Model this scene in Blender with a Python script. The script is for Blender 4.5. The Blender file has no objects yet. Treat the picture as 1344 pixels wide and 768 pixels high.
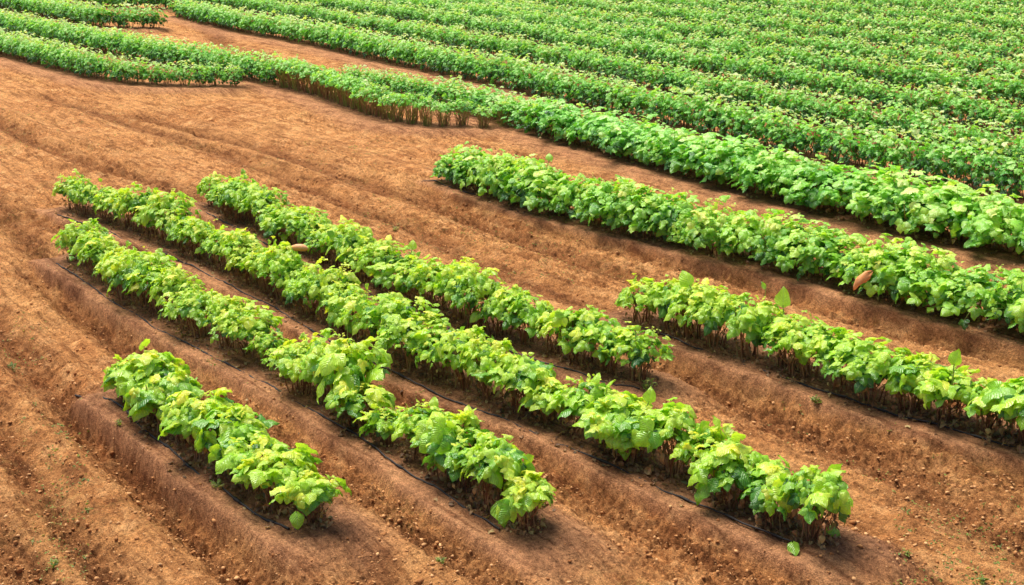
import bpy, math, random
import numpy as np
random.seed(7); rng = np.random.default_rng(11)
scene = bpy.context.scene
COL = scene.collection
R = math.radians

# ------------------------------------------------------------------ camera
F, H, CX, CY = 1750.0, 3.5, 672.0, 384.0
TH = math.atan2(CY + 140, F)
cam = bpy.data.objects.new('camera', bpy.data.cameras.new('camera'))
COL.objects.link(cam); scene.camera = cam
cam.location = (0, 0, H); cam.rotation_euler = (math.pi/2 - TH, 0, 0)
cam.data.sensor_width = 36; cam.data.lens = 36*F/1344
cam.data.clip_start = 0.05; cam.data.clip_end = 3000

def at(x, y, z=0.0):
    """point of the ground plane seen at photograph position x, y"""
    v = y - CY
    t = (H - z)/(F*math.sin(TH) + v*math.cos(TH))
    return ((x - CX)*t, (F*math.cos(TH) - v*math.sin(TH))*t)

# ------------------------------------------------------------------ light
SUN_EL, SUN_AZ = 66.0, -40.0        # azimuth measured from +Y, negative = to the left
sd = (math.sin(R(SUN_AZ))*math.cos(R(SUN_EL)), math.cos(R(SUN_AZ))*math.cos(R(SUN_EL)), math.sin(R(SUN_EL)))
sl = bpy.data.lights.new('sun', 'SUN'); sl.energy = 4.95; sl.angle = R(34.0); sl.color = (1.0, .95, .86)
so = bpy.data.objects.new('sun', sl); COL.objects.link(so)
from mathutils import Vector
so.rotation_euler = Vector(sd).to_track_quat('Z', 'Y').to_euler()
w = bpy.data.worlds.new('World'); scene.world = w; w.use_nodes = True
nt = w.node_tree; bg = nt.nodes['Background']
sky = nt.nodes.new('ShaderNodeTexSky'); sky.sky_type = 'NISHITA'; sky.sun_disc = False
sky.sun_elevation = R(SUN_EL); sky.sun_rotation = R(SUN_AZ); sky.dust_density = 4.0; sky.air_density = 0.8
sky.ozone_density = 0.6
nt.links.new(sky.outputs[0], bg.inputs[0]); bg.inputs[1].default_value = 0.15
scene.view_settings.view_transform = 'Standard'; scene.view_settings.look = 'None'
scene.view_settings.exposure = 0; scene.view_settings.gamma = 1
scene.cycles.max_bounces = 7; scene.cycles.transmission_bounces = 4; scene.cycles.diffuse_bounces = 4

# ------------------------------------------------------------------ mesh helpers
def mesh_from(name, V, Fc, smooth=True, attrs=None, uv=None):
    """V (n,3), Fc (m,k) int array of equal sided faces"""
    V = np.asarray(V, np.float32); Fc = np.asarray(Fc, np.int32)
    me = bpy.data.meshes.new(name)
    m, k = Fc.shape
    me.vertices.add(len(V)); me.vertices.foreach_set('co', V.ravel())
    me.loops.add(m*k); me.loops.foreach_set('vertex_index', Fc.ravel())
    me.polygons.add(m); me.polygons.foreach_set('loop_start', np.arange(0, m*k, k, dtype=np.int32))
    if smooth: me.polygons.foreach_set('use_smooth', np.ones(m, bool))
    me.update(calc_edges=True)
    for an, arr in (attrs or {}).items():
        a = me.attributes.new(an, 'FLOAT', 'POINT'); a.data.foreach_set('value', np.asarray(arr, np.float32).ravel())
    if uv is not None:
        l = me.uv_layers.new(name='UVMap'); l.data.foreach_set('uv', np.asarray(uv, np.float32)[Fc.ravel()].ravel())
    return me

def link(name, me, mat, parent=None):
    o = bpy.data.objects.new(name, me); COL.objects.link(o)
    if mat and not me.materials: me.materials.append(mat)
    if parent: o.parent = parent
    return o

def tag(o, label=None, cat=None, group=None, kind=None):
    for k, v in (('label', label), ('category', cat), ('group', group), ('kind', kind)):
        if v: o[k] = v
    return o

class Tubes:
    def __init__(s): s.V = []; s.F = []; s.T = []; s.n = 0
    def add(s, pts, r0, r1, sides=5, tone=0.5):
        pts = np.asarray(pts, float); n = len(pts)
        d = np.gradient(pts, axis=0); d /= np.linalg.norm(d, axis=1)[:, None] + 1e-9
        ref = np.array([0.31, 0.17, 0.93]) if abs(d[:, 2]).mean() < .8 else np.array([1, .1, 0.])
        a = np.cross(d, ref); a /= np.linalg.norm(a, axis=1)[:, None] + 1e-9
        b = np.cross(d, a)
        rr = np.linspace(r0, r1, n)[:, None, None]
        an = np.arange(sides)*2*math.pi/sides
        ring = pts[:, None, :] + rr*(a[:, None, :]*np.cos(an)[None, :, None] + b[:, None, :]*np.sin(an)[None, :, None])
        s.V.append(ring.reshape(-1, 3)); s.T.append(np.full(n*sides, tone))
        i = np.arange(n-1)[:, None]*sides; j = np.arange(sides)[None, :]; j2 = (j+1) % sides
        q = np.stack([i+j, i+j2, i+sides+j2, i+sides+j], -1).reshape(-1, 4) + s.n
        s.F.append(q); s.n += n*sides
    def mesh(s, name):
        return mesh_from(name, np.concatenate(s.V), np.concatenate(s.F), attrs={'tone': np.concatenate(s.T)})

# ------------------------------------------------------------------ noise
_perm = rng.permutation(512).astype(np.int64)
def _h(ix, iy, seed=0):
    return _perm[(_perm[(ix + seed*37) & 511] + iy) & 511]
_ga = rng.uniform(0, 2*math.pi, 512); _gx, _gy = np.cos(_ga), np.sin(_ga); _rv = rng.random(512); _rv2 = rng.random(512)
def perlin(x, y, seed=0):
    x0 = np.floor(x).astype(np.int64); y0 = np.floor(y).astype(np.int64); fx = x-x0; fy = y-y0
    u = fx*fx*fx*(fx*(fx*6-15)+10); v = fy*fy*fy*(fy*(fy*6-15)+10)
    def g(i, j, dx, dy):
        h = _h(i, j, seed); return _gx[h]*dx + _gy[h]*dy
    a = g(x0, y0, fx, fy); b = g(x0+1, y0, fx-1, fy); c = g(x0, y0+1, fx, fy-1); d = g(x0+1, y0+1, fx-1, fy-1)
    return (a*(1-u)+b*u)*(1-v) + (c*(1-u)+d*u)*v
def fbm(x, y, oct=3, seed=0):
    r = 0; a = 1
    for o in range(oct):
        r = r + a*perlin(x, y, seed+o); x = x*2.03+5.1; y = y*2.03+1.7; a *= .5
    return r
def clods(x, y, seed=0):
    """rounded lumps of random size, 0..1"""
    x0 = np.floor(x).astype(np.int64); y0 = np.floor(y).astype(np.int64)
    best = np.zeros_like(x)
    for i in (-1, 0, 1):
        for j in (-1, 0, 1):
            h = _h(x0+i, y0+j, seed); px = x0+i+_rv[h]; py = y0+j+_rv2[h]
            rr = .25 + .55*_rv[(h*7+3) & 511]**2
            q = 1 - ((x-px)**2 + (y-py)**2)/(rr*rr)
            best = np.maximum(best, np.where(q > 0, np.sqrt(np.maximum(q, 0))*rr, 0))
    return best
def sstep(a, b, x):
    t = np.clip((x-a)/(b-a), 0, 1); return t*t*(3-2*t)

# ------------------------------------------------------------------ crop rows (front foot line of each row in photograph positions)
PX = {
 'one':   [(148,530),(210,580),(260,622),(300,650),(340,674),(372,696)],
 'two':   [(76,345),(160,400),(220,435),(330,488),(430,550),(500,592),(560,635),(662,702)],
 'three': [(80,278),(120,292),(200,322),(330,385),(430,442),(520,490),(640,540),(700,562),(780,598),(880,645),(960,684),(1046,722)],
 'four':  [(268,272),(300,290),(400,340),(520,398),(600,432),(700,468),(770,492),(812,505)],
 'five':  [(826,427),(870,440),(950,470),(1040,500),(1130,534),(1230,563),(1344,592)],
 'six':   [(582,241),(620,255),(700,280),(800,305),(900,330),(1000,352),(1100,382),(1200,410),(1344,446)],
 'A':     [(-330,-30),(-100,50),(0,76),(60,92),(100,103),(150,111),(200,114),(250,115),(294,115)],
 'B':     [(-300,-30),(0,45),(150,76),(230,92),(310,106),(340,111),(400,126),(430,138),(470,153),(500,162),(560,168),(648,169)],
 'C':     [(440,115),(560,139),(660,166),(720,186),(800,208),(900,236),(1000,264),(1100,290),(1200,314),(1344,346)],
 'E':     [(222,22),(300,42),(400,60),(480,80),(560,97),(640,114),(720,135),(1000,200),(1344,272)],
 'D':     [(-200,-35),(0,14),(60,26),(110,36),(190,38)],
 'D2':    [(-100,-30),(60,0),(150,12),(215,12)],
}
DIR = np.array([math.cos(R(-53)), math.sin(R(-53))]); NRM = np.array([-DIR[1], DIR[0]])   # NRM points away from the camera
rows = {}
for k, p in PX.items():
    q = np.array([at(*a) for a in p])
    if k in ('five', 'six', 'C', 'E'):     # these run on past the right edge of the picture
        d = (q[-1]-q[-3]); d /= np.linalg.norm(d); d = d*.3 + DIR*.7; d /= np.linalg.norm(d)
        q = np.vstack([q, q[-1] + d*3.2])
    rows[k] = q
# far rows, parallel to row E, set by where they leave the right edge
DE = np.array([math.cos(R(-56.5)), math.sin(R(-56.5))]); NE = np.array([-DE[1], DE[0]])
def far_row(p, d):
    t_far = (84.0 - p[1])/d[1]; t = t_far
    while (p + d*t)[0] - .42*(p + d*t)[1] < 1.2: t += .5
    return np.array([p + d*u for u in np.linspace(t_far, t, 12)])
fi = 0
for a, b in (((700,86),(1344,225)), ((700,59),(1344,182)), ((700,42),(1344,146)), ((700,28),(1344,115))):
    p, q = np.array(at(*a)), np.array(at(*b)); d = (q-p)/np.linalg.norm(q-p)
    q2 = far_row(q, d)
    if d[1]/d[0] < -1.6: # bend the farthest stretch back to the common bearing
        q2 = np.vstack([far_row(p, DE)[:0], [p + DE*u for u in np.linspace((84-p[1])/DE[1], -.5, 8)], far_row(q, d)[-1:]])
    rows['F%02d' % fi] = q2; fi += 1
ends_y = [90, 69, 50, 33, 19, 6]; pl = [np.array(at(1344, y)) for y in ends_y]
o = pl[-1]
while o[1] < 80: o = o + NE*2.8; pl.append(o)
for p in pl:
    t_far = (84.0 - p[1])/DE[1]
    if t_far > -1: continue
    rows['F%02d' % fi] = far_row(p, DE); fi += 1

SIZE = {'one': .92, 'two': .96, 'three': .98, 'four': .96, 'five': 1.02, 'six': 1.12, 'A': 1.26, 'B': 1.22, 'C': 1.27, 'E': 1.34, 'D': 1.4, 'D2': 1.4}
def size_of(k): return SIZE.get(k, 1.16)

def resample(q, step):
    seg = np.linalg.norm(np.diff(q, axis=0), axis=1); cum = np.concatenate([[0], np.cumsum(seg)])
    n = max(2, int(round(cum[-1]/step))+1); s = np.linspace(0, cum[-1], n)
    return np.stack([np.interp(s, cum, q[:, 0]), np.interp(s, cum, q[:, 1])], 1), s, cum[-1]

def row_coords(x, y, q, x_pad=6):
    """signed distance to a polyline (positive on the camera side), clamped length parameter overshoot"""
    best = np.full(x.shape, 1e9); sgn = np.zeros(x.shape); over = np.zeros(x.shape)
    for i in range(len(q)-1):
        a, b = q[i], q[i+1]; d = b-a; L = np.linalg.norm(d); d = d/L
        rx, ry = x-a[0], y-a[1]
        t = rx*d[0] + ry*d[1]; tc = np.clip(t, 0, L)
        ex, ey = rx - tc*d[0], ry - tc*d[1]
        dist = np.hypot(ex, ey); perp = rx*d[1] - ry*d[0]
        m = dist < best
        best = np.where(m, dist, best); sgn = np.where(m, perp, sgn)
        ov = np.zeros(x.shape)
        if i == 0: ov = np.maximum(ov, -t)
        if i == len(q)-2: ov = np.maximum(ov, t-L)
        over = np.where(m, ov, over)
    return sgn, over, best

TRACKS = [  # ruts left by wheels: photograph positions, half width m, depth m
 ([(-60,120),(0,150),(50,180),(125,207),(200,228),(262,250),(330,275),(450,320)], .20, .075),
 ([(190,145),(280,172),(350,187),(450,222),(575,262),(650,290),(750,325),(900,372),(1100,445),(1344,545),(1500,620)], .20, .085),
 ([(60,120),(200,165),(330,205),(440,250),(560,300),(700,360),(800,395)], .16, .05),
 ([(880,470),(1000,520),(1100,565),(1230,625),(1344,690),(1450,740)], .22, .07),
 ([(880,545),(1000,610),(1120,680),(1250,768)], .14, .035),
 ([(-150,270),(0,415),(120,545),(190,610),(290,705),(400,810)], .13, .10),
 ([(-60,480),(60,640),(170,768),(240,850)], .12, .085),
 ([(-100,560),(0,700),(80,800)], .16, .05),
 ([(-80,170),(0,262),(50,325),(100,390),(170,450),(260,520),(330,590),(400,650),(560,790)], .14, .05),
 ([(240,15),(300,55),(430,95),(560,118),(650,140)], .3, .06),
]
tracks = [(np.array([at(*a) for a in p]), wd, dp) for p, wd, dp in TRACKS]

def soil(x, y, fine=True):
    """height plus masks (bed crest, rut, clod)"""
    x = np.asarray(x, float); y = np.asarray(y, float)
    u = x*DIR[0] + y*DIR[1]; v = x*NRM[0] + y*NRM[1]
    wob = .045*fbm(x*1.3, y*1.3, 3, 3) + .02*perlin(x*6, y*6, 9)
    z = np.full(x.shape, -.095) + .03*fbm(x*.45, y*.45, 2, 1)
    z = z + .046*fbm(u*.10, v*2.6, 2, 21) + .024*fbm(u*.35, v*7.5, 3, 24)        # ploughing streaks along the rows
    rut = np.zeros(x.shape); bed = np.zeros(x.shape); under = np.zeros(x.shape)
    for q, wd, dp in tracks:
        m = (x > q[:, 0].min()-1) & (x < q[:, 0].max()+1) & (y > q[:, 1].min()-1) & (y < q[:, 1].max()+1)
        if not m.any(): continue
        s, ov, dist = row_coords(x[m], y[m], q)
        s = s + wob[m]*.9
        f = np.exp(-(s/wd)**2)*(1-sstep(0, 1.0, ov))
        lip = np.exp(-((np.abs(s)-wd*1.9)/(wd*.7))**2)*(1-sstep(0, 1.0, ov))
        z[m] += -dp*f + dp*.45*lip
        rut[m] = np.maximum(rut[m], f)
    for k, q in rows.items():
        sz = size_of(k)
        m = (x > q[:, 0].min()-2) & (x < q[:, 0].max()+2) & (y > q[:, 1].min()-2) & (y < q[:, 1].max()+2)
        if not m.any(): continue
        s, ov, dist = row_coords(x[m], y[m], q)
        s = s + wob[m]*.9*(1+.5*perlin(u[m]*3, v[m]*3, 31)); ends = 1 - sstep(.12, .75, ov + wob[m]*3)
        # plateau from .5 m behind the foot line to .11 m in front, then the ledge
        front = 1 - (sstep(.125, .185, s) if sz < 1.2 else sstep(.10, .55, s)); back = sstep(-.75*sz, -.40*sz, s)
        b = front*back*ends
        ditch = np.exp(-((s-.29)/.12)**2)*ends*(1 if sz < 1.2 else .3)
        z[m] = z[m]*(1-b) + b*(0.0 + .02*perlin(u[m]*2.5, v[m]*6, 12) + .012*perlin(u[m]*9, v[m]*9, 15)) - .055*ditch
        bed[m] = np.maximum(bed[m], b); rut[m] = np.maximum(rut[m], ditch*.8)
        under[m] = np.maximum(under[m], ends*sstep(-.5*sz, -.3*sz, s)*(1-sstep(-.02, .07, s)))  # mask for the shade painted on the soil below the plants
    rough = np.clip(.55 + .5*fbm(x*.6+3, y*.6, 2, 40) + 1.1*fbm(u*.15, v*2.2, 2, 44) + .6*rut, .15, 1.6)*(1-.88*bed)
    cl = np.zeros(x.shape)
    if fine:
        r2 = np.hypot(x, y)
        near = 1 - sstep(26, 40, r2)
        c1 = clods(x*7+wob*14, y*7, 5); c2 = clods(x*16+wob*20, y*16, 6)
        c3 = clods(x*33, y*33+wob*20, 7)
        z = z + rough*(.042*c1*np.clip(rut+.3, 0, 1)*np.clip(.6+2*perlin(x*1.1, y*1.1, 70), 0, 1.3) + .026*c2 + .020*c3)
        rg = 1-2*np.abs(perlin(x*8+wob*10, y*8, 52)); rg2 = 1-2*np.abs(perlin(x*19, y*19+wob*10, 53))
        z = z + rough*(.034*fbm(x*7, y*7, 3, 50) - .018*rg*rg - .015*rg2*rg2) + (.006+.012*rough)*fbm(x*24, y*24, 3, 60)
        cl = np.clip(c1*.5+c2*.8, 0, 1)*rough
    return z, bed, rut, cl, under

def ground_z(x, y):
    z, *_ = soil(np.atleast_1d(x), np.atleast_1d(y), False); return z

# ------------------------------------------------------------------ materials
def new_mat(name):
    m = bpy.data.materials.new(name); m.use_nodes = True
    t = m.node_tree; t.nodes.clear()
    out = t.nodes.new('ShaderNodeOutputMaterial'); b = t.nodes.new('ShaderNodeBsdfPrincipled')
    t.links.new(b.outputs[0], out.inputs[0])
    return m, t, b, out
class N:
    def __init__(s, t): s.t = t
    def n(s, kind, **k):
        o = s.t.nodes.new(kind)
        for a, v in k.items(): setattr(o, a, v)
        return o
    def l(s, a, b): s.t.links.new(a, b)
    def attr(s, name): return s.n('ShaderNodeAttribute', attribute_name=name).outputs['Fac']
    def noise(s, vec, scale, detail=3, rough=.55):
        o = s.n('ShaderNodeTexNoise'); o.inputs['Scale'].default_value = scale
        o.inputs['Detail'].default_value = detail; o.inputs['Roughness'].default_value = rough
        if vec is not None: s.l(vec, o.inputs['Vector'])
        return o.outputs['Fac']
    def ramp(s, fac, stops):
        o = s.n('ShaderNodeValToRGB'); e = o.color_ramp.elements
        while len(e) < len(stops): e.new(.5)
        for q, (p, c) in zip(e, stops): q.position = p; q.color = (*c, 1) if len(c) == 3 else c
        s.l(fac, o.inputs[0]); return o.outputs[0]
    def mix(s, fac, a, b, blend='MIX'):
        o = s.n('ShaderNodeMix', data_type='RGBA', blend_type=blend)
        for sock, val in ((o.inputs['Factor'], fac), (o.inputs[6], a), (o.inputs[7], b)):
            if isinstance(val, (int, float)): sock.default_value = val
            elif isinstance(val, tuple): sock.default_value = (*val, 1)
            else: s.l(val, sock)
        return o.outputs[2]
    def math(s, op, a, b=0.0, clamp=False):
        o = s.n('ShaderNodeMath', operation=op, use_clamp=clamp)
        for sock, val in ((o.inputs[0], a), (o.inputs[1], b)):
            if isinstance(val, (int, float)): sock.default_value = val
            else: s.l(val, sock)
        return o.outputs[0]

def soil_material():
    m, t, b, out = new_mat('red_soil'); n = N(t)
    geo = n.n('ShaderNodeNewGeometry'); pos = geo.outputs['Position']
    big = n.noise(pos, .55, 4, .6); mid = n.noise(pos, 4.5, 5, .65); fine = n.noise(pos, 44, 5, .78); grain = n.noise(pos, 130, 3, .8)
    mp = n.n('ShaderNodeMapping'); mp.inputs['Rotation'].default_value = (0, 0, R(53)); n.l(pos, mp.inputs['Vector'])
    mp2 = n.n('ShaderNodeMapping'); mp2.inputs['Scale'].default_value = (.35, 3.0, 1); n.l(mp.outputs[0], mp2.inputs['Vector'])
    streak = n.noise(mp2.outputs[0], 2.2, 5, .65)
    c = n.ramp(mid, [(.32, SOIL[0]), (.48, SOIL[1]), (.66, SOIL[2])])
    c = n.mix(n.math('MULTIPLY', n.ramp(streak, [(.38, (0, 0, 0)), (.62, (1, 1, 1))]), .45), c, SOIL[3])
    c = n.mix(n.math('MULTIPLY', n.ramp(big, [(.42, (0, 0, 0)), (.66, (1, 1, 1))]), .5), c, SOIL[4])
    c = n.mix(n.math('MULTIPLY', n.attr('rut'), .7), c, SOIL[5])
    c = n.mix(n.math('MULTIPLY', n.attr('bed'), .65), c, SOIL[6])
    c = n.mix(n.math('MULTIPLY', n.math('MULTIPLY', n.attr('under'), n.ramp(n.noise(pos, 9, 3), [(.3, (.3, .3, .3)), (.6, (1, 1, 1))])), .5), c, (.12, .055, .03))  # shade at the row feet, painted into the soil colour
    # thin green bloom in patches
    mo = n.math('MULTIPLY', n.ramp(n.noise(pos, .9, 3, .6), [(.52, (0, 0, 0)), (.70, (1, 1, 1))]), n.ramp(n.noise(pos, 26, 3, .7), [(.48, (0, 0, 0)), (.66, (1, 1, 1))]))
    mo = n.math('MULTIPLY', mo, n.math('SUBTRACT', 1.0, n.attr('bed'), True))
    c = n.mix(n.math('MULTIPLY', mo, .55), c, (.30, .25, .07))
    f2 = n.ramp(fine, [(.32, (.42, .38, .36)), (.5, (1, 1, 1)), (.70, (1.45, 1.42, 1.38))])
    c = n.mix(.85, c, f2, 'MULTIPLY')
    spk = n.noise(pos, 17, 5, .8)
    c = n.mix(.8, c, n.ramp(spk, [(.34, (.40, .35, .32)), (.46, (1, 1, 1)), (.64, (1.34, 1.34, 1.32))]), 'MULTIPLY')
    # darker and lighter streaks of soil along the direction of work
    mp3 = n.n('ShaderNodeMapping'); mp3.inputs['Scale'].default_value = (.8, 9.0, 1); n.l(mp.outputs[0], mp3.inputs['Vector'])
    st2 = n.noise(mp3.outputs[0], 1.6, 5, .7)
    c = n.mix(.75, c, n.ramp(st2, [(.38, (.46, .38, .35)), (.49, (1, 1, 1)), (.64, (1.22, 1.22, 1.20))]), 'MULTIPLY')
    g2 = n.ramp(grain, [(.34, (.50, .46, .44)), (.50, (1, 1, 1)), (.66, (1.5, 1.48, 1.42))])
    c = n.mix(.85, c, g2, 'MULTIPLY')
    c = n.mix(n.math('MULTIPLY', n.math('SUBTRACT', 1, n.attr('clod'), True), .22), c, (.5, .45, .42), 'MULTIPLY')  # crevices between clods shaded darker in the colour itself
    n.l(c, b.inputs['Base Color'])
    b.inputs['Roughness'].default_value = .95; b.inputs['Specular IOR Level'].default_value = .12
    hgt = n.math('ADD', n.math('MULTIPLY', fine, 1.0), n.math('MULTIPLY', grain, .5))
    bm = n.n('ShaderNodeBump'); bm.inputs['Strength'].default_value = .9; bm.inputs['Distance'].default_value = .034
    n.l(hgt, bm.inputs['Height']); n.l(bm.outputs[0], b.inputs['Normal'])
    return m
SOIL = [(.26, .092, .030), (.52, .224, .076), (.80, .43, .178), (.70, .345, .125), (.73, .38, .14), (.21, .073, .025), (.52, .26, .14)]

def leaf_material(name, stops, far_stops=None, transl=.40, rough=.27):
    m, t, b, out = new_mat(name); n = N(t)
    tone = n.attr('tone'); geo = n.n('ShaderNodeNewGeometry'); pos = geo.outputs['Position']
    oi = n.n('ShaderNodeObjectInfo')
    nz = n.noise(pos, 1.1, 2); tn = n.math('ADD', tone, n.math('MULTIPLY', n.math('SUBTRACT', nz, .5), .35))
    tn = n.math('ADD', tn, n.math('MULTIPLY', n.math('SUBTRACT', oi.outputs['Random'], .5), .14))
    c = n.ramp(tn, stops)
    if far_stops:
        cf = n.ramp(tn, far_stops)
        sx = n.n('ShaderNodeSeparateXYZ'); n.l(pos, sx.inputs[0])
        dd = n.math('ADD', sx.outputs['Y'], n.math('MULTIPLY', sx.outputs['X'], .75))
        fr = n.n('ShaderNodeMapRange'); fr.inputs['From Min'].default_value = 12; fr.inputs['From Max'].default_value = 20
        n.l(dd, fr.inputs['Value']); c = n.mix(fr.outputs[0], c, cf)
    uv = n.n('ShaderNodeUVMap'); su = n.n('ShaderNodeSeparateXYZ'); n.l(uv.outputs[0], su.inputs[0])
    ax = n.math('ABSOLUTE', n.math('SUBTRACT', su.outputs['X'], .5))
    mid = n.math('LESS_THAN', ax, .03)
    w = n.math('SINE', n.math('MULTIPLY', n.math('SUBTRACT', su.outputs['Y'], n.math('MULTIPLY', ax, .9)), 42.0))
    vein = n.math('MAXIMUM', mid, n.math('MULTIPLY', n.math('GREATER_THAN', w, .9), .45))
    c = n.mix(n.math('MULTIPLY', vein, .4), c, (.42, .58, .16))
    blot = n.noise(pos, 55, 3, .6)
    c = n.mix(.55, c, n.ramp(blot, [(.3, (.66, .70, .62)), (.55, (1, 1, 1)), (.75, (1.22, 1.16, 1.1))]), 'MULTIPLY')
    back = n.mix(geo.outputs['Backfacing'], c, n.mix(.35, c, (.34, .46, .22)))
    n.l(back, b.inputs['Base Color'])
    b.inputs['Roughness'].default_value = rough; b.inputs['Specular IOR Level'].default_value = .85
    bm = n.n('ShaderNodeBump'); bm.inputs['Strength'].default_value = .5; bm.inputs['Distance'].default_value = .006
    n.l(n.math('ADD', n.math('MULTIPLY', w, .35), n.math('MULTIPLY', blot, 1.5)), bm.inputs['Height']); n.l(bm.outputs[0], b.inputs['Normal'])
    tr = n.n('ShaderNodeBsdfTranslucent')
    n.l(n.mix(1.0, c, (1.25, 1.2, .45), 'MULTIPLY'), tr.inputs['Color']); n.l(bm.outputs[0], tr.inputs['Normal'])
    mx = n.n('ShaderNodeMixShader'); mx.inputs[0].default_value = transl
    n.l(b.outputs[0], mx.inputs[1]); n.l(tr.outputs[0], mx.inputs[2]); n.l(mx.outputs[0], out.inputs[0])
    return m

def tone_material(name, stops, rough=.8, scale=30, spec=.3, bump=.3):
    m, t, b, out = new_mat(name); n = N(t)
    geo = n.n('ShaderNodeNewGeometry'); pos = geo.outputs['Position']
    nz = n.noise(pos, scale, 4, .65)
    c = n.ramp(n.math('ADD', n.attr('tone'), n.math('MULTIPLY', n.math('SUBTRACT', nz, .5), .7)), stops)
    n.l(c, b.inputs['Base Color']); b.inputs['Roughness'].default_value = rough; b.inputs['Specular IOR Level'].default_value = spec
    bm = n.n('ShaderNodeBump'); bm.inputs['Strength'].default_value = bump; bm.inputs['Distance'].default_value = .004
    n.l(nz, bm.inputs['Height']); n.l(bm.outputs[0], b.inputs['Normal'])
    return m

M_soil = soil_material()
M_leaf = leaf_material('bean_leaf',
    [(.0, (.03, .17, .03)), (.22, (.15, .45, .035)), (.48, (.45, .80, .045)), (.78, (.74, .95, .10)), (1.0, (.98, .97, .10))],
    [(.0, (.02, .14, .03)), (.22, (.10, .46, .05)), (.46, (.30, .82, .10)), (.76, (.58, .96, .26)), (1.0, (.90, .98, .50))])  # palest stops paint whitish glints onto the far leaves
M_dry = leaf_material('withered_leaf', [(.0, (.10, .04, .02)), (.4, (.30, .13, .05)), (.75, (.50, .29, .13)), (1.0, (.55, .42, .14))], None, .2, .7)
M_stem = tone_material('brown_stem', [(.0, (.08, .03, .016)), (.35, (.22, .09, .04)), (.7, (.42, .24, .12)), (1.0, (.30, .38, .08))])
M_hose = tone_material('black_rubber', [(.0, (.012, .010, .010)), (1.0, (.045, .035, .032))], .55)
M_clod = tone_material('soil_clod', [(.0, (.30, .12, .042)), (.5, (.52, .25, .095)), (1.0, (.70, .40, .18))], .95, 60, .1, .8)
M_weed = leaf_material('weed_leaf', [(.0, (.10, .20, .03)), (.5, (.26, .38, .06)), (1.0, (.50, .52, .14))])

# ------------------------------------------------------------------ ground sheet
def graded(lo, hi, step_fn):
    v = [lo]
    while v[-1] < hi: v.append(v[-1] + step_fn(v[-1]))
    return np.array(v)
rad = np.concatenate([[0.0, 1.5, 3.0, 4.2, 5.0, 5.5], graded(5.8, 48, lambda r: max(.0095, r*.00155)), np.geomspace(50, 1500, 36)])
ang_f = np.linspace(R(-28), R(28), 1050)
ang = np.concatenate([np.linspace(-math.pi, R(-60), 30), np.linspace(R(-58), R(-28.6), 60), ang_f, np.linspace(R(28.6), R(58), 60), np.linspace(R(60), math.pi, 30)])
RR, AA = np.meshgrid(rad, ang, indexing='ij')
GX = RR*np.sin(AA); GY = RR*np.cos(AA)
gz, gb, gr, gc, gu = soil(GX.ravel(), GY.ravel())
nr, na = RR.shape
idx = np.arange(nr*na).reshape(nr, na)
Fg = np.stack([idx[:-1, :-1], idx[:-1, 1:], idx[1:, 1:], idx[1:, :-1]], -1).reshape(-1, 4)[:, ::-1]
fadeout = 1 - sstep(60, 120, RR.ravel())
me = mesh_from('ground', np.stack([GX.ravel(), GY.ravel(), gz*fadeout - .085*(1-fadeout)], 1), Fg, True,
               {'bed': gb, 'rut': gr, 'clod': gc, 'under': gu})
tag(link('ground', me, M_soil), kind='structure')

# ------------------------------------------------------------------ leaves
NCOL, NROW = 5, 7
def leaf_blades(P, T, Nn, L, W, tone, fold=.22, droop=.5, seed=0):
    """vectorised bean leaflets: base point P, tip direction T, blade normal Nn"""
    g = np.random.default_rng(seed); k = len(P)
    T = T/np.linalg.norm(T, axis=1)[:, None]
    S = np.cross(T, Nn); S /= np.linalg.norm(S, axis=1)[:, None]+1e-9
    Nn = np.cross(S, T)
    bb = np.linspace(0, 1, NROW); aa = np.linspace(-1, 1, NCOL)
    prof = np.sin(np.pi*np.clip(bb, 0, 1)**.62)**.85; prof[0] = .10; prof[-1] = .0
    B, A = np.meshgrid(bb, aa, indexing='ij')
    PR = prof[:, None]*np.ones(NCOL)[None]
    wv = g.uniform(0, 6.28, (k, 1, 1)); fd = fold*g.uniform(.2, 1.6, (k, 1, 1)); dr = droop*g.uniform(.3, 1.5, (k, 1, 1))
    tw = g.normal(0, .12, (k, 1, 1))
    x = A[None]*PR[None]*W[:, None, None]
    th = dr*B[None]*1.4
    yy = L[:, None, None]*(np.sin(th)/(dr*1.4)) - (np.abs(A)[None]**1.5)*L[:, None, None]*.07*(1-B[None])*2
    zz = -L[:, None, None]*((1-np.cos(th))/(dr*1.4)) + np.abs(x)*fd - 1.6*(x**2)/W[:, None, None]*.35 \
         + .085*L[:, None, None]*np.sin(B[None]*10+wv+A[None]*2.8)*np.abs(A)[None] + tw*x*B[None]*2
    V = P[:, None, None, :] + x[..., None]*S[:, None, None, :] + yy[..., None]*T[:, None, None, :] + zz[..., None]*Nn[:, None, None, :]
    V = V.reshape(-1, 3)
    ii = np.arange(NROW*NCOL).reshape(NROW, NCOL)
    f = np.stack([ii[:-1, :-1], ii[:-1, 1:], ii[1:, 1:], ii[1:, :-1]], -1).reshape(-1, 4)
    Fc = (f[None] + (np.arange(k)*NROW*NCOL)[:, None, None]).reshape(-1, 4)
    uv = np.tile(np.stack([(A.ravel()+1)/2, B.ravel()], 1), (k, 1))
    return V, Fc, np.repeat(tone, NROW*NCOL), uv

def norm(v): return v/(np.linalg.norm(v, axis=-1, keepdims=True)+1e-9)

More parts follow.
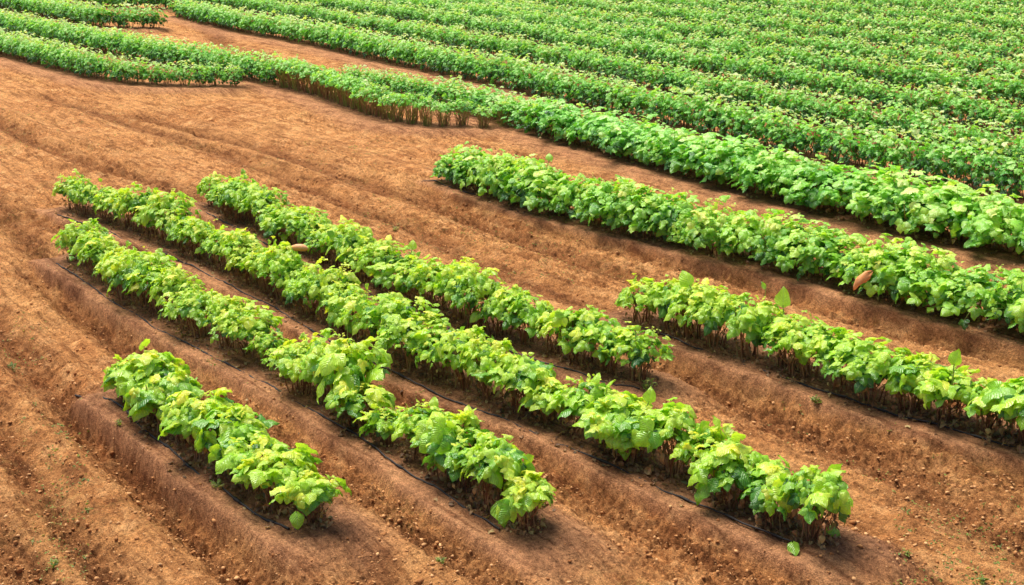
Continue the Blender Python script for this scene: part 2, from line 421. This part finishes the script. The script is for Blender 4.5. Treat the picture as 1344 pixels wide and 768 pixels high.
def plant_meshes(seed, nclus=62, leaf=.078, rx=.27, ztop=.41, zc=.235, upright=0, stems=13, low=-.30, dead=30, res=(5, 7), pale=0, mt=.40, gr_=.32):
    global NCOL, NROW
    NCOL, NROW = res
    g = np.random.default_rng(seed)
    lob = g.uniform(0, 6.28, 3)
    az = g.uniform(0, 2*math.pi, nclus); el = np.arcsin(g.uniform(low, 1, nclus))
    rf = np.where(g.random(nclus) < .70, g.uniform(.86, 1.08, nclus), g.uniform(.45, .85, nclus))
    rf *= 1 + .17*np.sin(2*az+lob[0]) + .13*np.sin(3*az+lob[1]) + .07*np.sin(5*az+lob[2])*np.cos(el)
    n = np.stack([np.cos(az)*np.cos(el), np.sin(az)*np.cos(el), np.sin(el)], 1)
    rz = np.where(el > 0, ztop-zc, (ztop-zc)*.75)
    C = np.stack([n[:, 0]*rx*rf, n[:, 1]*rx*rf, zc + n[:, 2]*rz*rf], 1)
    C[:, 2] += g.normal(0, .020, nclus)
    out = norm(np.stack([n[:, 0], n[:, 1], np.zeros(nclus)], 1) + g.normal(0, .25, (nclus, 3))*[1, 1, 0])
    nn = norm(n*.62 + np.array([0, 0, .55]) + g.normal(0, .36, (nclus, 3)))
    tip = norm(out - np.array([0, 0, 1.0])*(.18 + .55*(1-np.clip(n[:, 2:3], 0, 1))) + g.normal(0, .22, (nclus, 3)))
    tip = norm(tip - (tip*nn).sum(1, keepdims=True)*nn*.8)
    Ps, Ts, Ns, Ls, Ws, tn = [], [], [], [], [], []
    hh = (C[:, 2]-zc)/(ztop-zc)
    base_tone = mt + gr_*np.clip(hh, -1, 1.1) + g.normal(0, .11, nclus) - .18*(rf < .8)  # leaf tone by height, partly painted shading: low dark, top bright
    size = leaf*(.52 + 1.05*g.random(nclus)**1.8)
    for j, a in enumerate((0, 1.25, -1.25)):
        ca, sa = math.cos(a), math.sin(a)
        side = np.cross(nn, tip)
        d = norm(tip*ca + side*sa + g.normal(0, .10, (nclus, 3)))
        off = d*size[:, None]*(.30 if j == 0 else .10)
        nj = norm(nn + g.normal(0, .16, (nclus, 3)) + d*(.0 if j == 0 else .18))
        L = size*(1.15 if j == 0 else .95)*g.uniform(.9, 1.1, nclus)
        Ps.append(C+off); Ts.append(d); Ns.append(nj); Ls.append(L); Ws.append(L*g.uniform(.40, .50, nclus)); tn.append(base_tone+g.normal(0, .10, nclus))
    # small young yellow leaves round the growing tips
    ny = 16; k = g.integers(2, 4)
    tips = np.stack([g.normal(0, rx*.38, k), g.normal(0, rx*.38, k), ztop+g.uniform(-.03, .01, k)], 1)
    P = tips[g.integers(0, k, ny)] + g.normal(0, .018, (ny, 3)); a = g.uniform(0, 6.28, ny)
    T = norm(np.stack([np.cos(a), np.sin(a), g.uniform(-.1, .9, ny)], 1)); Nn = norm(np.array([0, 0, 1.])+g.normal(0, .35, (ny, 3)))
    L = leaf*g.uniform(.35, .62, ny)
    Ps.append(P); Ts.append(T); Ns.append(Nn); Ls.append(L); Ws.append(L*.38); tn.append(g.uniform(.72, 1.0, ny) if leaf > .04 else g.uniform(.5, .8, ny))
    tb = Tubes()
    # leaves that stand up out of the crown
    for i in range(upright):
        a = g.uniform(0, 6.28); r = g.uniform(.02, rx*.7)
        p0 = np.array([r*math.cos(a), r*math.sin(a), ztop-.06]); hgt = g.uniform(.05, .11)
        p1 = p0 + np.array([g.normal(0, .02), g.normal(0, .02), hgt+.03])
        tb.add([p0, (p0+p1)/2+g.normal(0, .006, 3), p1], .0028, .002, 4, 1.05)
        L = np.array([leaf*g.uniform(1.1, 1.5)])
        Ps.append(p1[None]); Ts.append(norm(np.array([[g.normal(0, .5), g.normal(0, .5), .55]]))); Ns.append(norm(np.array([[g.normal(0, .5), -.8, .5]])))
        Ls.append(L); Ws.append(L*.46); tn.append(np.array([g.uniform(.45, .8)]))
    V, Fc, tt, uv = leaf_blades(*[np.concatenate(q) for q in (Ps, Ts, Ns, Ls, Ws, tn)], seed=seed+100)
    me_f = mesh_from('foliage', V, Fc, True, {'tone': tt}, uv)
    # bare brown stems below the crown, thin petioles inside it
    for i in range(stems):
        a = g.uniform(0, 6.28); r0 = g.uniform(.01, .10); r1 = rx*g.uniform(.3, .85)
        p0 = np.array([r0*math.cos(a), r0*math.sin(a), -.02]); a2 = a + g.normal(0, .5)
        p3 = np.array([r1*math.cos(a2), r1*math.sin(a2), zc+g.uniform(.0, .10)])
        m1 = p0*.8 + p3*.2 + np.array([0, 0, .05]) + g.normal(0, .012, 3); m2 = p0*.35 + p3*.65 + g.normal(0, .014, 3)
        tb.add([p0, m1, m2, p3], g.uniform(.0042, .0065), .0025, 5, g.uniform(.1, .8) + .35*pale)
    for i in g.choice(nclus, min(nclus, 34), False):
        p = C[i]; q = np.array([p[0]*.45, p[1]*.45, zc-.04])
        tb.add([q, (p+q)/2+np.array([0, 0, .02]), p], .0020, .0012, 3, g.uniform(1.25, 1.5))
    me_s = tb.mesh('stem')
    # curled dead leaves hanging under the crown and lying round the foot
    nd = dead
    a = g.uniform(0, 6.28, nd); r = rx*np.sqrt(g.uniform(.02, .95, nd)); zz = np.where(g.random(nd) < .45, g.uniform(.0, .02, nd), g.uniform(.05, zc-.02, nd))
    P = np.stack([r*np.cos(a)*.85, r*np.sin(a)*.85, zz], 1)
    T = norm(np.stack([np.cos(a), np.sin(a), np.where(zz > .03, -1.6, -.1)], 1)+g.normal(0, .4, (nd, 3))); Nn = norm(g.normal(0, .5, (nd, 3))+[0, 0, .7]+np.stack([np.cos(a), np.sin(a), 0*a], 1)*.5)
    L = leaf*g.uniform(.35, .85, nd)
    V, Fc, tt, uv = leaf_blades(P, T, Nn, L, L*g.uniform(.2, .42, nd), g.uniform(0, .95, nd), fold=1.3, droop=1.3, seed=seed+7)
    me_d = mesh_from('withered_leaves', V, Fc, True, {'tone': tt}, uv)
    return me_f, me_s, me_d

for_mats = ((M_leaf, M_stem, M_dry))
def variants(n, seed, **k):
    out = []
    for i in range(n):
        ms = plant_meshes(seed+i*13, upright=(k.get('up', (0,))[i % len(k.get('up', (0,)))]), **{a: b for a, b in k.items() if a != 'up'})
        for m_, mt in zip(ms, for_mats): m_.materials.append(mt)
        out.append(ms)
    return out
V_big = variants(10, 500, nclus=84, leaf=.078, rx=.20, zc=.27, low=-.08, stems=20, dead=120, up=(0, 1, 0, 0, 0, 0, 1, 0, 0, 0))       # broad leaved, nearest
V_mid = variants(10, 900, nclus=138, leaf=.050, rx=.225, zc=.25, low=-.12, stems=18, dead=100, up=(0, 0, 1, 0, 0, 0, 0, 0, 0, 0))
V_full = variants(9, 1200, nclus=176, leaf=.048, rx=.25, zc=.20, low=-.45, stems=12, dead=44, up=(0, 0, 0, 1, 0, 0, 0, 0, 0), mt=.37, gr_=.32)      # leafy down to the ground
V_far = variants(7, 1500, nclus=240, leaf=.031, rx=.215, ztop=.43, zc=.20, low=-.62, stems=12, dead=22, res=(3, 5), up=(0,), mt=.29, gr_=.60)  # steep tone gradient paints shaded feet and bright crests on far rows
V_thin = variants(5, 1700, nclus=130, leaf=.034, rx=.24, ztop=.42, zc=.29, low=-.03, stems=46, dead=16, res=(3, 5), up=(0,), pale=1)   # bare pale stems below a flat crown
NCOL, NROW = 5, 7

# ------------------------------------------------------------------ plants along the rows
TAPER = {'A': ([0, .80, .92, 1], [1, 1, .92, .75]), 'B': ([0, .80, .92, 1], [1, 1.05, .95, .7]), 'six': ([0, .08, .6, 1], [.88, 1, 1.02, 1.10]), 'C': ([0, .13, .33, .6, 1], [.72, .80, .92, 1.02, 1.08]), 'E': ([0, .6, 1], [.95, 1, .98])}
BREAKS = [(kk, *at(*pp)) for kk, pp in (('two', (352,490)), ('two', (512,594)), ('three', (718,562)), ('one', (235,590)), ('six', (905,325)), ('six', (1125,388)), ('six', (1240,422)))]
spots = []      # (row, index along row, count, x, y, size)
for k, q in rows.items():
    sz = size_of(k)
    step = {'one': .33, 'two': .30, 'three': .29, 'four': .29, 'five': .29, 'six': .28, 'C': .32}.get(k, .26*sz)
    inset = .17*sz if sz < 1.2 else .24*sz
    q2 = q.copy()
    p, s, L = resample(q2, step)
    tg = np.gradient(p, axis=0); tg /= np.linalg.norm(tg, axis=1)[:, None]
    nm = np.stack([-tg[:, 1], tg[:, 0]], 1)
    for i in range(len(p)):
        nvec = NRM*.6 + nm[i]*.4
        xy = p[i] + nvec*inset + rng.normal(0, .026 if sz < 1.2 else .02, 2)
        jit = .12 if sz < 1.2 else .05; m_ = 1.0; dn = min(i, len(p)-1-i)
        if sz < 1.2: m_ = (.84, .95, 1)[min(dn, 2)] if k != 'six' or i < 4 else 1
        if k in TAPER: m_ = float(np.interp(i/(len(p)-1), *TAPER[k]))
        for bk, bx, by in BREAKS:
            if bk == k and math.hypot(xy[0]-bx, xy[1]-by) < step*.62: m_ *= .72
        spots.append([k, i, len(p), xy[0], xy[1], sz*m_*rng.uniform(1-jit, 1+jit)])
HFOV = 672/F
def in_view(x, y, pad=.0):
    dp = y*math.cos(TH) + (H-.3)*math.sin(TH); v = (-(.3-H)*math.cos(TH) - y*math.sin(TH))/dp*F
    return abs(x)/dp*F < 672+70 and -384-40 < v < 384+150 and dp > 0
vis = [s for s in spots if in_view(s[3], s[4])]
vis.sort(key=lambda s: math.hypot(s[3], s[4])/s[5]**.5)
near = vis[:298]; nk = set((s[0], s[1]) for s in near)
rest = [s for s in spots if (s[0], s[1]) not in nk]
print('plants', len(spots), 'in view', len(vis), {k: sum(1 for s in near if s[0] == k) for k in rows})

ROWTXT = {
 'one':  'the short front-left row', 'two': 'the second row from the left', 'three': 'the long middle row',
 'four': 'the row behind the long middle row', 'five': 'the bright right-hand row', 'six': 'the darker row between two paths',
 'A': 'the frontmost row at upper left', 'B': 'the upper row ending in bare stems', 'C': 'the row above the right path',
 'E': 'the long row bordering the upper path', 'D': 'the stub row at top left', 'D2': 'the topmost stub row'}
ORD = ['', 'second', 'third', 'fourth', 'fifth']
LOOK = {'one': 'broad-leaved yellow-green bean plant', 'two': 'bright green bean plant', 'three': 'leafy light-green bean plant', 'four': 'fresh green bean plant',
        'five': 'lime-green bean plant', 'six': 'mid-green bean plant'}
OTHER = 'the second row above the right path'
def label_for(k, i, n, vis_i, vis_n):
    look = LOOK.get(k, 'dense bean plant'); rt = ROWTXT.get(k, OTHER); b = vis_n-1-vis_i
    if vis_i == 0: return '%s at left end of %s' % (look, rt)
    if vis_i < 3: return '%s, %s from left end of %s' % (look, ORD[vis_i], rt)
    if k in ('one', 'two', 'three', 'four'):
        if b == 0: return '%s at near end of %s' % (look, rt)
        if b < 4: return '%s, %s from near end of %s' % (look, ORD[b], rt)
    elif b == 0: return '%s at the right edge in %s' % (look, rt)
    t = (vis_i-3)/max(1, vis_n-7)
    return '%s in %s third of %s' % (look, 'far' if t < .34 else ('middle' if t < .67 else 'near'), rt)

order = {}
for k in rows:
    idx_ = sorted(s[1] for s in near if s[0] == k)
    order[k] = {j: n for n, j in enumerate(idx_)}
def new_plant(ms):
    r = bpy.data.objects.new('bean_plant', None); COL.objects.link(r); r.empty_display_size = .1
    for nm_, m_ in zip(('foliage', 'stems', 'withered_leaves'), ms): link(nm_, m_, None, r)
    return r
protos = {}
def put_plant(vset, vi, tagname):
    key = (tagname, vi)
    if key not in protos:
        protos[key] = new_plant(vset[vi]); return protos[key]
    src = protos[key]; r = src.copy(); COL.objects.link(r)
    for ch in src.children:
        c = ch.copy(); COL.objects.link(c); c.parent = r
    return r
near_obj = []
zs = ground_z(np.array([s[3] for s in near]), np.array([s[4] for s in near]))
for s, z in zip(near, zs):
    k, i, n, x, y, sz = s
    if k in ('one',) or (k in ('two', 'three', 'five', 'four') and y < 8.9): vs, tn_ = V_big, 'big'
    elif k in ('two', 'three', 'four', 'five'): vs, tn_ = V_mid, 'mid'
    elif (k == 'A' and x > -9.0) or (k == 'B' and x > -4.4): vs, tn_ = V_thin, 'thin'
    elif k == 'six' or (k == 'C' and y < 20): vs, tn_ = V_full, 'full'
    else: vs, tn_ = V_far, 'far'
    o = put_plant(vs, random.randrange(len(vs)), tn_)
    o.location = (x, y, float(z)); o.rotation_euler = (0, 0, random.uniform(0, 6.28))
    wd = {'six': 1.08, 'C': 1.20, 'one': .95, 'two': .92, 'three': .92}.get(k, 1.0)
    o.scale = (wd*sz*random.uniform(.92, 1.12), wd*sz*random.uniform(.92, 1.12), sz*(random.uniform(.84, 1.16) if sz < 1.15 else random.uniform(.95, 1.05)))
    near_obj.append(o); vi = order[k][i]; vn = len(order[k])
    gname = 'bean plants in ' + ROWTXT.get(k, OTHER)
    tag(o, label_for(k, i, n, vi, vn), 'bean plant', gname)

# the crop beyond those: one mass, instanced from the same plants
zr = ground_z(np.array([s[3] for s in rest]), np.array([s[4] for s in rest]))
pts = np.array([[s[3], s[4], z if math.hypot(s[3], s[4]) < 60 else -.02] for s, z in zip(rest, zr)], np.float32)
me = bpy.data.meshes.new('bean_plants'); me.vertices.add(len(pts)); me.vertices.foreach_set('co', pts.ravel()); me.update()
def addattr(nm_, typ, arr):
    a = me.attributes.new(nm_, typ, 'POINT'); a.data.foreach_set('vector' if typ == 'FLOAT_VECTOR' else 'value', np.asarray(arr).ravel())
addattr('rot', 'FLOAT_VECTOR', np.stack([np.zeros(len(pts)), np.zeros(len(pts)), rng.uniform(0, 6.28, len(pts))], 1).astype(np.float32))
szs = np.array([s[5] for s in rest], np.float32)
addattr('scl', 'FLOAT_VECTOR', np.stack([szs, szs, szs*rng.uniform(.95, 1.05, len(pts))], 1).astype(np.float32))
addattr('var', 'INT', rng.integers(0, 7, len(pts)).astype(np.int32))
crop = link('bean_plants', me, M_leaf)
tag(crop, 'mass of dense green bean plants in long rows filling the far field', 'bean crop', kind='stuff')
ng = bpy.data.node_groups.new('crop_rows', 'GeometryNodeTree')
ng.interface.new_socket('Geometry', in_out='INPUT', socket_type='NodeSocketGeometry'); ng.interface.new_socket('Geometry', in_out='OUTPUT', socket_type='NodeSocketGeometry')
gi = ng.nodes.new('NodeGroupInput'); go = ng.nodes.new('NodeGroupOutput'); jn = ng.nodes.new('GeometryNodeJoinGeometry')
def named(nm_, typ):
    a = ng.nodes.new('GeometryNodeInputNamedAttribute'); a.data_type = typ; a.inputs['Name'].default_value = nm_
    return a.outputs['Attribute']
for i in range(7):
    if ('far', i) not in protos: protos[('far', i)] = protos.get(('far', i)) or None
    cmp_ = ng.nodes.new('FunctionNodeCompare'); cmp_.data_type = 'INT'; cmp_.operation = 'EQUAL'
    ng.links.new(named('var', 'INT'), cmp_.inputs[2]); cmp_.inputs[3].default_value = i
    src = protos[('far', i)] or protos[('far', next(j for j in range(7) if protos.get(('far', j))))]
    for ch in list(src.children)[:2]:
        oi = ng.nodes.new('GeometryNodeObjectInfo'); oi.inputs['Object'].default_value = ch; oi.transform_space = 'ORIGINAL'
        oi.inputs['As Instance'].default_value = True
        ip = ng.nodes.new('GeometryNodeInstanceOnPoints')
        ng.links.new(gi.outputs[0], ip.inputs['Points']); ng.links.new(cmp_.outputs[0], ip.inputs['Selection'])
        ng.links.new(oi.outputs['Geometry'], ip.inputs['Instance'])
        ng.links.new(named('rot', 'FLOAT_VECTOR'), ip.inputs['Rotation']); ng.links.new(named('scl', 'FLOAT_VECTOR'), ip.inputs['Scale'])
        ng.links.new(ip.outputs[0], jn.inputs[0])
ng.links.new(jn.outputs[0], go.inputs[0])
md = crop.modifiers.new('rows', 'NODES'); md.node_group = ng

# ------------------------------------------------------------------ drip hoses
def hose(name, pxs, label, r=.0062, wig=.018):
    q = np.array([at(*a) for a in pxs]) + NRM*.025; p, s, L = resample(q, .07)
    p = p + np.stack([perlin(s*1.7+L, s*0+3.1, 4), perlin(s*1.7, s*0+7.7+L, 5)], 1)*wig*2.2
    z = ground_z(p[:, 0], p[:, 1]) + r*.2 + .034*perlin(s*1.9, s*0+L, 8)
    tb = Tubes(); tb.add(np.stack([p[:, 0], p[:, 1], z], 1), r, r, 8, .4)
    for i in range(3, len(p)-2, 5):      # drippers
        tb.add([(p[i][0], p[i][1], z[i]), *[(p[i+1][0], p[i+1][1], z[i+1])]], r*1.6, r*1.5, 8, .1)
    return tag(link(name, tb.mesh(name), M_hose), label, 'hose', 'black irrigation hoses along the rows')
hose('irrigation_hose', [(93,499),(110,512),(150,535),(210,584),(262,626),(300,654),(345,684),(372,698)], 'black drip hose with its loose end on bare soil beside the lower left row', .008, .02)
hose('irrigation_hose', [(70,346),(160,406),(220,441),(330,496),(430,554),(500,598),(560,640),(650,698)], 'black drip hose along the foot of the second row from the left')
hose('irrigation_hose', [(72,282),(200,328),(330,391),(430,449),(520,496),(640,546),(700,570),(780,604),(880,650),(960,688),(1040,716)], 'black drip hose curving along the foot of the long middle row')
hose('irrigation_hose', [(268,280),(400,347),(520,405),(600,438),(700,474),(780,500),(835,513)], 'black drip hose at the foot of the right-hand row of the near patch')
hose('irrigation_hose', [(812,420),(950,471),(1040,501),(1130,534),(1230,562),(1344,592),(1440,624)], 'black drip hose at the foot of the bright row at right')
hose('irrigation_hose', [(552,237),(565,239),(590,246),(625,257)], 'black drip hose poking out at the left end of the darker row')

# ------------------------------------------------------------------ litter, clods, weeds
def scatter_px(n, x0, x1, y0, y1):
    o = []
    while len(o) < n:
        d = at(random.uniform(x0, x1), random.uniform(y0, y1)); o.append(d)
    return np.array(o)
# crumbs of soil
NC = 110000
yy = 5.6 + 19*rng.random(NC)**1.5; xx = (rng.random(NC)-.5)*2*(yy*.46+.6)
z, bed, rut, cl, un = soil(xx, yy)
keep = rng.random(NC) < (.30 + .8*rut + .25*cl)*(1-.85*bed) ; xx, yy, z = xx[keep], yy[keep], z[keep]
import bmesh
bm = bmesh.new(); bmesh.ops.create_icosphere(bm, subdivisions=1, radius=1.0); icoV = np.array([v.co[:] for v in bm.verts]); icoF = np.array([[v.index for v in f.verts] for f in bm.faces]); bm.free()
k = len(xx); sz = .0022 + .011*rng.random(k)**8 + .004*rng.random(k)
V = icoV[None]*(1+rng.normal(0, .27, (k, len(icoV), 1)))*sz[:, None, None]*rng.uniform(.7, 1.3, (k, 1, 3))*np.array([1, 1, .75])
a = rng.uniform(0, 6.28, k); ca, sa = np.cos(a)[:, None], np.sin(a)[:, None]
V = np.stack([V[..., 0]*ca - V[..., 1]*sa, V[..., 0]*sa + V[..., 1]*ca, V[..., 2]], -1) + np.stack([xx, yy, z+sz*.25], 1)[:, None]
Fc = (icoF[None] + (np.arange(k)*len(icoV))[:, None, None]).reshape(-1, 3)
me = mesh_from('soil_clods', V.reshape(-1, 3), Fc, False, {'tone': np.repeat(rng.random(k), len(icoV))})
tag(link('soil_clods', me, M_clod), 'loose crumbs and small clods scattered over the red-brown soil', 'soil clods', kind='stuff')

# dead leaf litter along the row feet
P = []
for kk in ('one', 'two', 'three', 'four', 'five', 'six'):
    q, s, L = resample(rows[kk], .012); q = q[rng.random(len(q)) < .75]
    P.append(q + NRM*rng.normal(.10, .10, len(q))[:, None] + DIR*rng.normal(0, .03, len(q))[:, None])
P = np.concatenate(P); z = soil(P[:, 0], P[:, 1])[0]; k = len(P); a = rng.uniform(0, 6.28, k)
T = np.stack([np.cos(a), np.sin(a), rng.normal(0, .2, k)], 1); Nn = norm(rng.normal(0, .35, (k, 3))+[0, 0, 1]); L = .022+.035*rng.random(k)**2
V, Fc, tt, uv = leaf_blades(np.stack([P[:, 0], P[:, 1], z+.006], 1), T, Nn, L, L*rng.uniform(.15, .4, k), rng.uniform(0, .9, k), 1.0, 1.0, 77)
tag(link('leaf_litter', mesh_from('leaf_litter', V, Fc, True, {'tone': tt}, uv), M_dry), 'brown dead leaf litter strewn along the feet of the near rows', 'leaf litter', kind='stuff')

def weed(px, h, n, label, seed, lf=.022):
    g = np.random.default_rng(seed); x, y = at(*px); z = float(ground_z(x, y)[0])
    a = g.uniform(0, 6.28, n); r = h*g.uniform(.0, .7, n)
    P = np.stack([x+r*np.cos(a)*.6, y+r*np.sin(a)*.6, z+h*g.uniform(.05, .7, n)], 1)
    T = norm(np.stack([np.cos(a), np.sin(a), g.uniform(.1, 1.2, n)], 1)); Nn = norm(np.array([0, 0, 1.])+g.normal(0, .4, (n, 3)))
    L = lf*g.uniform(.7, 1.5, n)
    V, Fc, tt, uv = leaf_blades(P, T, Nn, L, L*g.uniform(.18, .34, n), g.uniform(.1, 1, n), seed=seed)
    tb = Tubes()
    for i in range(0, n, 3): tb.add([(x, y, z-.01), tuple((np.array([x, y, z])+P[i])/2+g.normal(0, .004, 3)), tuple(P[i])], .0016, .001, 3, 1.0)
    r = bpy.data.objects.new('weed', None); COL.objects.link(r); r.location = (x, y, z)
    V = V - np.array([x, y, z])
    link('leaves', mesh_from('weed_leaves', V, Fc, True, {'tone': tt}, uv), M_weed, r)
    tb.V = [v - np.array([x, y, z]) for v in tb.V]
    link('stems', tb.mesh('weed_stems'), M_stem, r)
    tag(r, label, 'weed')
weed((14,466), .07, 26, 'small tuft of pale weeds at the left edge of the bare soil', 1)
weed((73,534), .05, 18, 'tiny green weed in the soil left of the lower left row', 2)
weed((579,722), .04, 16, 'low weed sprig on the soil below the second row', 3)
weed((1071,524), .07, 40, 'pale grass tuft on the ledge in front of the bright right row', 4)
weed((519,294), .06, 22, 'small weed on the path just above the near patch', 5)
weed((68,730), .045, 18, 'tiny weed at the bottom left corner on smooth soil', 6)
weed((156,558), .045, 16, 'green sprig in front of the hose beside the lower left row', 7)
weed((852,512), .14, 30, 'dark green sprig beside the near end of the right-hand near row', 8, .03)
weed((1190,712), .04, 18, 'faint weed in the soil at lower right', 9)
weed((1290,742), .045, 24, 'pale weed patch near the bottom right corner', 10)
weed((286,642), .05, 16, 'yellow-green sprout under the leaves of the lower left row', 12, .03)

# faint low ground cover in patches
gp = [((1180,640,1344,768), 240), ((440,500,560,560), 90), ((20,520,120,640), 120), ((600,280,760,350), 160), ((0,130,160,190), 180), ((330,170,520,215), 130), ((40,640,120,760), 90), ((0,400,60,470), 60), ((560,300,760,360), 120), ((1000,480,1250,640), 60), ((150,470,320,520), 40), ((480,250,620,330), 120)]
P = np.concatenate([scatter_px(n, b[0], b[2], b[1], b[3]) for b, n in gp]); P = P[::2]; P = np.repeat(P, 4, 0) + rng.normal(0, .022, (len(P)*4, 2))
z = soil(P[:, 0], P[:, 1])[0]; k = len(P); a = rng.uniform(0, 6.28, k)
T = norm(np.stack([np.cos(a), np.sin(a), rng.uniform(.1, 1.0, k)], 1)); Nn = norm(rng.normal(0, .35, (k, 3))+[0, 0, 1]); L = .010+.014*rng.random(k)
V, Fc, tt, uv = leaf_blades(np.stack([P[:, 0], P[:, 1], z+.002], 1), T, Nn, L, L*.3, rng.uniform(0, 1, k), seed=88)
tag(link('seedlings', mesh_from('seedlings', V, Fc, True, {'tone': tt}, uv), M_weed), 'sparse yellow-green seedlings dotting the bare soil in patches', 'seedlings', kind='stuff')

# ------------------------------------------------------------------ single leaves that stand up above the rows
placed = [(s_, o_) for s_, o_ in zip(near, near_obj)]
def raised_leaf(px, zt, L, label, seed, lean=(0.1, 0.3)):
    g = np.random.default_rng(seed)
    x, y = at(px[0], px[1], zt)
    s_, o_ = min(placed, key=lambda q: math.hypot(q[0][3]-x, q[0][4]-y))
    z0 = zt - .16; tb = Tubes()
    p0 = np.array([x*.6+s_[3]*.4, y*.6+s_[4]*.4, z0]); p1 = np.array([x, y, zt - L*.35])
    p0 = np.array([x*.35+s_[3]*.65, y*.35+s_[4]*.65, zt-.34])
    tb.add([p0, p0*.4+p1*.6+g.normal(0, .008, 3)+[0, 0, .03], p1], .0062, .0040, 6, 1.5)
    V, Fc, tt, uv = leaf_blades(p1[None], np.array([[lean[0], lean[1], .9]]), np.array([[.15, -.9, .45]]), np.array([L]), np.array([L*.45]), np.array([.62]), seed=seed)
    for nm_, me_, mt in (('raised_leaf', mesh_from('raised_leaf', V, Fc, True, {'tone': tt}, uv), M_leaf), ('leaf_stalk', tb.mesh('leaf_stalk'), M_stem)):
        c = link(nm_, me_, mt, o_); c.matrix_parent_inverse = o_.matrix_basis.inverted()
    if label: o_['label'] = label
raised_leaf((1028,392), .52, .15, 'lime-green bean plant with one big upright leaf in the bright right-hand row', 1)
raised_leaf((1253,470), .50, .12, 'lime-green bean plant with a round leaf held clear above the bright right-hand row', 2, (.4, .1))
raised_leaf((905,366), .50, .15, 'lime-green bean plant with a broad leaf raised near the left end of the right-hand row', 3, (-.3, .2))
raised_leaf((721,206), .62, .10, 'mid-green bean plant with a lone pale shoot above the darker row', 4)
raised_leaf((541,322), .48, .09, 'fresh green bean plant with a lone leaf on a stalk above its row', 5)
raised_leaf((852,520), .42, .10, None, 7, (.2, .1))

def loose_leaf(px, z, L, label, seed, tip, tone_=.5):
    x, y = at(px[0], px[1], -.05 + z); g = np.random.default_rng(seed)
    V, Fc, tt, uv = leaf_blades(np.array([[0, 0, 0.]]), np.array([tip]), np.array([[.1, -.35, .95]]), np.array([L]), np.array([L*.42]), np.array([tone_]), seed=seed)
    o = link('fallen_leaf', mesh_from('fallen_leaf', V, Fc, True, {'tone': tt}, uv), M_leaf)
    zz = float(ground_z(x, y)[0]); o.location = (x, y, max(zz, -.08) + z)
    tag(o, label, 'leaf')
loose_leaf((1040,722), .05, .085, 'green leaf lying on soil below the near end of the long middle row', 1, [.1, -.9, -.5], .5)
loose_leaf((1086,704), .05, .085, 'green leaf on the soil right of the near end of the long middle row', 2, [.8, -.5, -.1], .35)
loose_leaf((390,686), .13, .10, 'drooping green leaf on soil at the near end of the front-left row', 3, [.2, -.75, -.7], .45)
loose_leaf((655,672), .13, .14, 'dark green leaf at the near end of the second row from the left', 5, [.35, -.7, -.7], .4)

# ------------------------------------------------------------------ the two orange-brown things
def lathe(path, radii, sides, tone):
    tb = Tubes(); p = np.asarray(path, float)
    tb.add(p, 1, 1, sides, tone); V = tb.V[0].reshape(len(p), sides, 3); V = p[:, None] + (V-p[:, None])*np.asarray(radii)[:, None, None]
    return V.reshape(-1, 3), tb.F[0]
M_gourd = tone_material('orange_rind', [(.0, (.30, .06, .03)), (.45, (.80, .32, .10)), (1.0, (.95, .62, .36))], .55, 30, .3)
gx, gy = at(380, 327, .43)
r = bpy.data.objects.new('dried_gourd', None); COL.objects.link(r); r.location = (gx, gy, .43)
tt_ = np.linspace(0, 1, 16); mpx = .0083
bulb = np.stack([.0+.27*tt_*.9, -.02*tt_, .018*np.sin(tt_*3)], 1)*.95
rad_ = np.interp(tt_, [0, .12, .4, .7, .9, 1], [.012, .024, .032, .034, .022, .001])
bulb = bulb*[.74, 1, 1]; V, Fc = lathe(bulb, rad_, 14, .7)
link('bulb', mesh_from('gourd_bulb', V, Fc, True, {'tone': .40+.25*V[:, 2]/.05}), M_gourd, r)
nk_ = np.stack([np.linspace(.01, -.20, 9), np.zeros(9), .012-.05*np.linspace(0, 1, 9)**1.4+.004*np.sin(np.linspace(0, 9, 9))], 1)
V, Fc = lathe(nk_, np.linspace(.016, .007, 9)*(1+.25*np.sin(np.arange(9)*1.9)), 8, .2)
link('neck', mesh_from('gourd_neck', V, Fc, True, {'tone': np.full(len(V), .12)}), M_gourd, r)
tag(r, 'orange-brown club-shaped dried gourd with dark neck lying on the leaves', 'gourd')

def curl(px, z, L, W, label, seed, tip, nrm_, tones=.7):
    x, y = at(px[0], px[1], z)
    g = np.random.default_rng(seed)
    V, Fc, tt, uv = leaf_blades(np.array([[0, 0, 0.]]), np.array([tip]), np.array([nrm_]), np.array([L]), np.array([W]), np.array([tones]), fold=.5, droop=1.3, seed=seed)
    o = link('dried_leaf', mesh_from('dried_leaf', V, Fc, True, {'tone': tt + .25*(uv[:, 1]-.4)}, uv), M_dry if tones < .3 else M_gourd)
    md_ = o.modifiers.new('thickness', 'SOLIDIFY'); md_.thickness = .004
    o.location = (x, y, z); tag(o, label, 'dried leaf')
curl((1141,359), .40, .25, .042, 'curled orange-brown dried leaf hanging from the darker row over the right path', 21, [-.85, -.4, -.25], [-.3, -.75, .6], .5)
